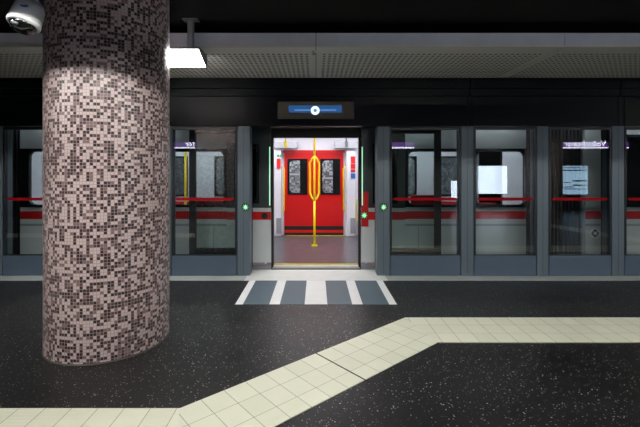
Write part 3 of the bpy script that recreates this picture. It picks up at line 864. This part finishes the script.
MB().box(-0.77, 0.67, 9.08, 9.12, 1.94, 2.0).build('door_rail', 'door_red', tr)
MB().box(-0.06, -0.04, 9.085, 9.10, 0.1, 1.95).build('door_seal', 'black', tr)

# centre pole splitting into three
def pole(x, y, z0, z1, mat_='yellow', r=0.018, split=True):
    if not split:
        return MB().tube([(x, y, z0), (x, y, z1)], r, 12).build('grab_pole', mat_, tr)
    m = MB()
    m.tube([(x, y, z0), (x, y, 0.95)], r, 14)
    m.tube([(x, y, 1.80), (x, y, z1)], r, 14)
    for k in range(3):
        a = math.radians(-90 + 120 * k)
        dx, dy = 0.105 * math.cos(a), 0.105 * math.sin(a)
        m.tube([(x, y, 0.93), (x + dx * 0.55, y + dy * 0.55, 0.99), (x + dx, y + dy, 1.08), (x + dx, y + dy, 1.68), (x + dx * 0.55, y + dy * 0.55, 1.76), (x, y, 1.82)], r * 0.9, 10)
    m.tube([(x, y, z0), (x, y, z0 + 0.03)], 0.06, 20)
    return m.build('grab_pole', mat_, tr)
pole(-0.03, 7.75, FZ, CZ, r=0.022)
pole(-2.58, 7.75, FZ, CZ, r=0.025, split=False)
# door-side rails
for s in (-1, 1):
    MB().tube([(s * 0.72 - 0.05, 8.93, 1.62), (s * 0.675 - 0.05, 8.9, 1.58), (s * 0.675 - 0.05, 8.9, 0.62), (s * 0.72 - 0.05, 8.93, 0.58)], 0.017, 10).build('grab_rail', 'yellow', tr)
MB().tube([(0.66, 6.42, 1.06), (0.655, 6.40, 1.02), (0.655, 6.40, 0.74), (0.66, 6.42, 0.70)], 0.012, 10).build('grab_rail', 'yellow', tr)
for s in (-1, 1):   # draught screens beside the near doorway
    x0, x1 = sorted((s * 0.80, s * 0.82))
    MB().box(x0, x1, 6.29, 6.75, FZ, 1.55).build('draught_screen', 'interior', tr)
    x0, x1 = sorted((s * 0.74 - 0.05, s * 0.95 - 0.05))
    MB().box(x0, x1, 8.9, 9.12, FZ, 2.0, 0.02).build('door_pocket', 'interior', tr)
    m = MB()
    x0, x1 = sorted((s * 0.78, s * 0.90)); m.box(x0, x1, 8.885, 8.9, 0.1, 0.45)
    m.build('vent_grille', 'interior_grey', tr)
# notices
m = MB().box(-0.89, -0.80, 8.88, 8.9, 1.57, 1.80, 0.004).build('emergency_notice', 'red_device', tr)
MB().box(-0.885, -0.835, 8.882, 8.9, 1.84, 1.89).build('exit_notice', 'green_device', tr)
MB().box(-0.82, -0.78, 8.882, 8.9, 1.84, 1.89).build('exit_notice', 'green_device', tr)
for z0, z1, mm in ((1.69, 1.85, 'red_device'), (1.57, 1.68, 'red_device'), (1.49, 1.55, 'red_device'), (1.35, 1.46, 'blue_device')):
    MB().box(0.79, 0.89, 8.88, 8.9, z0, z1, 0.003).build('wall_notice', mm, tr)
# ceiling monitors and straps over the aisle
for s in (-1, 1):
    x0, x1 = sorted((s * 0.42, s * 0.95))
    m = MB().box(x0, x1, 8.82, 9.0, 2.03, 2.18, 0.01).build('information_monitor', 'interior_grey', tr)
    x = s * 0.62
    MB().tube([(x, 8.0, 2.12), (x, 8.0, CZ)], 0.012, 8).build('hand_strap', 'yellow' if s < 0 else 'interior_grey', tr)
    MB().box(x - 0.03, x + 0.03, 7.98, 8.02, 2.0, 2.13, 0.005).build('strap_grip', 'yellow' if s < 0 else 'interior_grey', tr)
# seats with their backs to the near windows and along the far wall
def seat(x, y, s, top=1.13):
    """s=+1 faces +Y"""
    st = MB().box(x - 0.21, x + 0.21, min(y, y + s * 0.42), max(y, y + s * 0.42), 0.42, 0.48, 0.02).build('seat', 'seat', tr)
    MB().box(x - 0.21, x + 0.21, min(y - s * 0.05, y + s * 0.02), max(y - s * 0.05, y + s * 0.02), 0.45, top, 0.02).build('backrest', 'seat', st)
    MB().box(x - 0.03, x + 0.03, min(y + s * 0.1, y + s * 0.25), max(y + s * 0.1, y + s * 0.25), FZ, 0.42).build('leg', 'dark_metal', st)
for x, top in ((1.77, 1.13), (2.75, 1.0), (-1.75, 1.04), (-3.2, 1.0), (-3.7, 1.0)):
    seat(x, 6.46, 1, top)
for x in (1.3, 2.6, 3.05, -1.3, -2.65, -3.1):
    seat(x, 8.95, -1, 0.82)
# white square badge low on the near side, right-hand carriage follows
def bellows(x0, x1, label):
    g = thing('gangway_bellows', label, 'gangway', ((x0 + x1) / 2, 7.7, -0.2), 'ribbed gangways between carriages')
    m = MB()
    n = max(6, int((x1 - x0) / 0.055)); dx = (x1 - x0) / n
    for k in range(n):
        a = x0 + k * dx
        for (pa, pb, d) in ((0, 0.5, 0.05), (0.5, 1.0, 0.0)):
            m.box(a + pa * dx, a + pb * dx, TY0 + 0.12 - d, TY0 + 0.16, -0.15, 2.6)
            m.box(a + pa * dx, a + pb * dx, TY1 - 0.16, TY1 - 0.12 + d, -0.15, 2.6)
    m.build('folded_wall', 'bellows', g)
    MB().box(x0, x1, TY0 + 0.1, TY1 - 0.1, -0.2, 0.02).build('bridge_plate', 'dark_metal', g)
    MB().box(x0, x1, TY0 + 0.1, TY1 - 0.1, 2.5, 2.65).build('top_cover', 'bellows', g)
bellows(T1, 4.26, 'dark ribbed gangway behind the glass under the timetable reflection')
bellows(-5.5, T0, 'dark ribbed gangway at the left edge of the photo')

def next_carriage(x0, x1, label, badge=None):
    c = thing('metro_carriage', label, 'train', ((x0 + x1) / 2, 7.7, -1.25), 'carriages coupled to the metro train')
    ops = [(x0 + 0.5, min(x0 + 1.5, x1 - 0.1), 0.95, 2.1)]
    wall_openings(x0, x1, 0.08, 2.75, TY0, TY0 + 0.07, ops).build('side_panel', 'train_white', c)
    w = train_window(c, *ops[0], TY0 - 0.004, TY0 + 0.06)
    MB().box(x0, x1, TY0 - 0.004, TY0, 0.765, 0.89).build('red_band', 'train_red', c)
    MB().box(x0, x1, TY0 - 0.003, TY0, 0.655, 0.69).build('grey_trim', 'interior_grey', c)
    MB().box(x0, x1, 9.12, TY1, FZ, 2.75).build('far_wall', 'interior_grey', c)
    MB().box(x0, x1, TY0 + 0.05, TY1, -0.1, FZ).build('cabin_floor', 'train_floor', c)
    MB().box(x0, x1, TY0 + 0.05, TY1, CZ, 2.78).build('cabin_ceiling', 'interior', c)
    MB().prism([(TY0, 2.75), (TY1, 2.75), (TY1 - 0.35, 3.0), (TY0 + 0.35, 3.0)], 'x', x0, x1).build('roof', 'dark_metal', c)
    MB().box(x0 + 0.3, x1 - 0.3, TY0 + 0.25, TY1 - 0.25, -0.85, -0.10).build('underframe', 'gap', c)
    for wx in (x0 + 0.8, x1 - 0.8):
        for wy in (6.95, 8.35):
            MB().tube([(wx, wy, -0.85), (wx, wy + 0.12, -0.85)], 0.40, 24).build('wheel', 'dark_metal', c)
    if badge:
        b = disc(badge[0], badge[1], TY0 - 0.006, TY0 - 0.001, 0.085).build('round_badge', 'badge_white', c)
        q = 0.066
        MB().prism([(badge[0], badge[1] - q), (badge[0] + q, badge[1]), (badge[0], badge[1] + q), (badge[0] - q, badge[1])], 'y', TY0 - 0.009, TY0 - 0.006).build('badge_symbol', 'ink', b)
        disc(badge[0], badge[1], TY0 - 0.012, TY0 - 0.009, 0.028).build('badge_centre', 'badge_white', b)
next_carriage(4.26, 9.5, 'next white and red carriage to the right with a round badge', (4.41, 0.54))
next_carriage(-9.5, -5.5, 'next white and red carriage beyond the left edge of the photo')

# unseen fill lights added behind the train to brighten the tunnel wall
for i, x in enumerate((-5.5, -2.0, 0.2, 2.4, 6.0)):
    t = thing('added_tunnel_light', ['added fill light far left on the ceiling behind the train', 'added fill light left of the far train doors', 'added fill light above the far train doors', 'added fill light right of the far train doors', 'added fill light far right on the ceiling behind the train'][i], 'lamp', (x, 9.75, CEIL), 'added fill lights behind the train')
    MB().box(x - 0.62, x + 0.62, 9.70, 9.80, CEIL - 0.04, CEIL).build('housing', 'lamp_body', t)
    MB().box(x - 0.6, x + 0.6, 9.71, 9.79, CEIL - 0.08, CEIL - 0.04).build('tube', 'added_tunnel_light', t)

# added fill lights hidden behind the header to brighten the gap and train side
for i, x in enumerate((-5.2, -3.95, -2.7, 1.5, 2.75, 3.9, 5.05)):
    t = thing('added_gap_light', 'added fill light hidden behind the header above the %s' % ['panel beyond the left photo edge', 'panel left of the mosaic pillar', 'panel behind the mosaic pillar', 'panel right of the doorway', 'white poster reflection', 'timetable reflection', 'panel at the right photo edge'][i], 'lamp', (x, 6.05, 2.3), 'added fill lights on the track side of the header')
    MB().box(x - 0.5, x + 0.5, 6.02, 6.075, 2.265, 2.30).build('housing', 'dark_metal', t)
    MB().box(x - 0.48, x + 0.48, 6.03, 6.07, 2.245, 2.265).build('tube', 'gap_fill', t)
    for q in (-0.3, 0.3):
        MB().tube([(x + q, 6.05, 2.30), (x + q, 6.05, CEIL)], 0.008, 8).build('hanger_rod', 'dark_metal', t)
